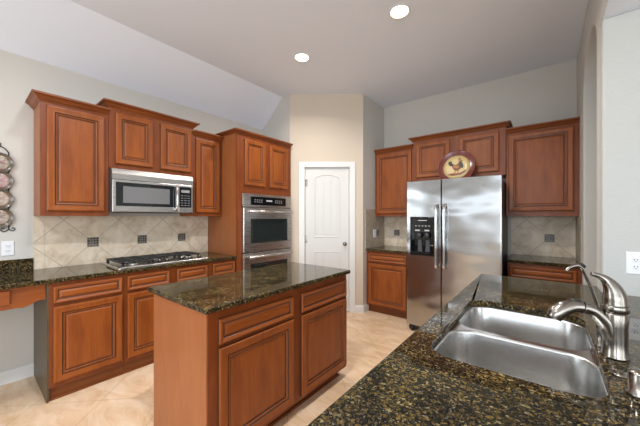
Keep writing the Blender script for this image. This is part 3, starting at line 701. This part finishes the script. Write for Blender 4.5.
MB().tube([gn(0.055, 0.278), gn(0.063, 0.285), gn(0.070, 0.288)], [0.006, 0.0065, 0.005], 10, 0, 1.0, (0, 1, 0), 3).build('collar', BLACK, t)
# air gap and cover disc
ag = MB().lathe([(0.029, 0), (0.029, 0.008), (0.0245, 0.010), (0.0245, 0.056), (0.022, 0.062), (0.002, 0.064)], n=28)
tag(ag.build('air_gap', NICKEL, None, 0, 2, (0.190, 1.076, 0.9145)), 'short nickel air gap cylinder at the right frame edge', 'air gap')
cd_ = MB().lathe([(0.024, 0), (0.024, 0.003), (0.016, 0.006), (0.002, 0.007)], n=24)
tag(cd_.build('hole_cover', NICKEL, None, 0, 2, (0.171, 1.185, 0.9145)), 'flat nickel hole cover disc between faucet and air gap', 'cover')

# ------------------------------------------------------------------ outlets
def outlet(label, loc, rotz, w_=0.070, h_=0.115, toggle=False):
    t = thing('wall_switch' if toggle else 'power_outlet', label, 'switch' if toggle else 'outlet', loc, rotz)
    MB().panel(-w_/2, w_/2, -h_/2, h_/2, [(0, 0), (0, 0.003), (0.004, 0.006), (0.01, 0.006)], -0.0005).build('cover_plate', WHITEP, t)
    if toggle:
        MB().box(-0.017, 0.017, -0.009, -0.0068, -0.033, 0.033).build('rocker', WHITEP, t, 0.002)
    else:
        for dz in (-0.02, 0.02):
            s_ = MB().lathe([(0.0165, -0.0068), (0.0165, -0.008), (0.015, -0.0085)], (0, 0, dz), 'y', 18).build('socket', WHITEP, t)
            g = MB(); g.box(-0.008, -0.005, -0.0092, -0.0086, dz-0.003, dz+0.006); g.box(0.005, 0.008, -0.0092, -0.0086, dz-0.003, dz+0.006); g.box(-0.002, 0.002, -0.0092, -0.0086, dz-0.010, dz-0.006)
            g.build('slots', SLOT, s_)
outlet('white power outlet on the left wall above the granite upstand', (WX, 0.236, 1.11), R(90), 0.072, 0.12)
outlet('white power outlet on the textured wall behind the faucet', (0.405, 2.42, 1.103), 0, 0.078, 0.128)
outlet('white switch plate on the brown side splash beside the refrigerator counter', (BX+0.0105, 3.905, 1.12), R(90), 0.085, 0.125, True)

# ------------------------------------------------------------------ wall plate rack
WIRE = mat('black_wire', (0.02, 0.018, 0.016), 0.45, 0.6)
t = thing('plate_rack', 'black wire rack with scrolls hanging on the left wall holding plates', 'plate rack', (WX, 0.185, 1.30), R(90))
PR = 0.083; zs = (0.065, 0.215, 0.365, 0.510)
rk = MB()
for sx_ in (-0.055, 0.055): rk.tube([(sx_, -0.006, -0.03), (sx_, -0.006, 0.60)], 0.0035, 8)
rk.tube([(-0.055, -0.006, 0.60), (-0.03, -0.006, 0.635), (0.0, -0.006, 0.645), (0.03, -0.006, 0.635), (0.055, -0.006, 0.60)], 0.0035, 8, 0, 1, (0, 1, 0), 4)
rk.build('rack_frame', WIRE, t)
MB().tube([(0.012*math.cos(a), -0.006, 0.662+0.012*math.sin(a)) for a in [k*math.pi/6 for k in range(13)]], 0.003, 8, 0, 1, (0, 1, 0)).build('hanging_loop', WIRE, t)
sc = MB()
for sg in (-1, 1):
    sc.tube([(sg*0.055, -0.006, -0.03), (sg*0.03, -0.006, -0.05), (sg*0.01, -0.006, -0.035), (sg*0.02, -0.006, -0.02), (sg*0.03, -0.006, -0.03)], 0.003, 8, 0, 1, (0, 1, 0), 4)
    sc.tube([(sg*0.055, -0.006, -0.03), (sg*0.075, -0.006, -0.045), (sg*0.09, -0.006, -0.03), (sg*0.08, -0.006, -0.018), (sg*0.072, -0.006, -0.028)], 0.003, 8, 0, 1, (0, 1, 0), 4)
sc.build('scroll', WIRE, t)
for z in zs:
    MB().tube([(-0.055, -0.006, z-PR*0.80), (-0.055, -0.035, z-PR*0.86), (-0.055, -0.040, z-PR*0.70)], 0.003, 8).tube([(0.055, -0.006, z-PR*0.80), (0.055, -0.035, z-PR*0.86), (0.055, -0.040, z-PR*0.70)], 0.003, 8).build('plate_hook', WIRE, t)
def painted(name, c1, c2, sc_):
    m = mat(name, c1, 0.2, coat=0.5); n = nd(m, 'ShaderNodeTexNoise', Scale=sc_, Detail=4.0); lk(m, coords(m), n.inputs['Vector'])
    r = ramp(m, [(0.38, c2), (0.55, c1), (0.7, (0.42, 0.36, 0.26))]); lk(m, n.outputs['Fac'], r.inputs['Fac']); lk(m, r.outputs['Color'], bsdf(m).inputs['Base Color']); return m
PBR = mat('dark_plate_rim', (0.10, 0.075, 0.05), 0.25, coat=0.4)
specs = [('lowest painted plate in the wall rack, tan and brown', (0.40, 0.31, 0.24), (0.16, 0.09, 0.06)),
         ('second plate from the bottom of the wall rack, cream and orange', (0.44, 0.37, 0.29), (0.28, 0.14, 0.09)),
         ('third plate from the bottom of the wall rack, pink flowers', (0.42, 0.32, 0.29), (0.30, 0.10, 0.12)),
         ('topmost plate in the wall rack, green and red fruit', (0.36, 0.33, 0.25), (0.24, 0.07, 0.08))]
for (lab, c1, c2), z in zip(specs, zs):
    p = thing('wall_plate', lab, 'plate', (WX+0.018, 0.185, 1.30+z), R(90), 'plates in the wall rack')
    MB().lathe([(0.002, 0.006), (0.045, 0.006), (PR-0.002, -0.008), (PR, -0.010), (PR, -0.006), (0.045, 0.010), (0.002, 0.010)], (0, 0, 0), 'y', 36).build('plate_rim', PBR, p)
    MB().lathe([(0.002, 0.003), (0.045, 0.003), (0.061, -0.0030), (0.061, -0.0020), (0.045, 0.0045), (0.002, 0.0045)], (0, 0, 0), 'y', 32).build('plate_face', painted('painted_plate', c1, c2, 22.0), p)

# ------------------------------------------------------------------ recessed lights
GLOW = bpy.data.materials.new('lamp_glow'); GLOW.use_nodes = True
g = bsdf(GLOW); g.inputs['Emission Color'].default_value = (1, 0.93, 0.82, 1); g.inputs['Emission Strength'].default_value = 9.0
for lab, x, y in (('recessed ceiling light farther left, above the island', -2.108, 2.333), ('recessed ceiling light nearer top centre, before the refrigerator', -0.982, 2.331)):
    t = thing('recessed_light', lab, 'ceiling light', (x, y, CZ))
    MB().lathe([(0.093, -0.0005), (0.093, -0.004), (0.086, -0.009), (0.076, -0.006), (0.073, -0.0005)], n=36).build('trim_ring', TRIM, t)
    MB().lathe([(0.072, -0.0008), (0.071, -0.004), (0.03, -0.007), (0.002, -0.0075)], n=32).build('lamp_lens', GLOW, t)
    l = area('downlight_and_fill_beam', (x, y, CZ-0.03), (0, 0, 0), 0.13, 0.13, 15, (1, 0.95, 0.88), 'DISK', 150)
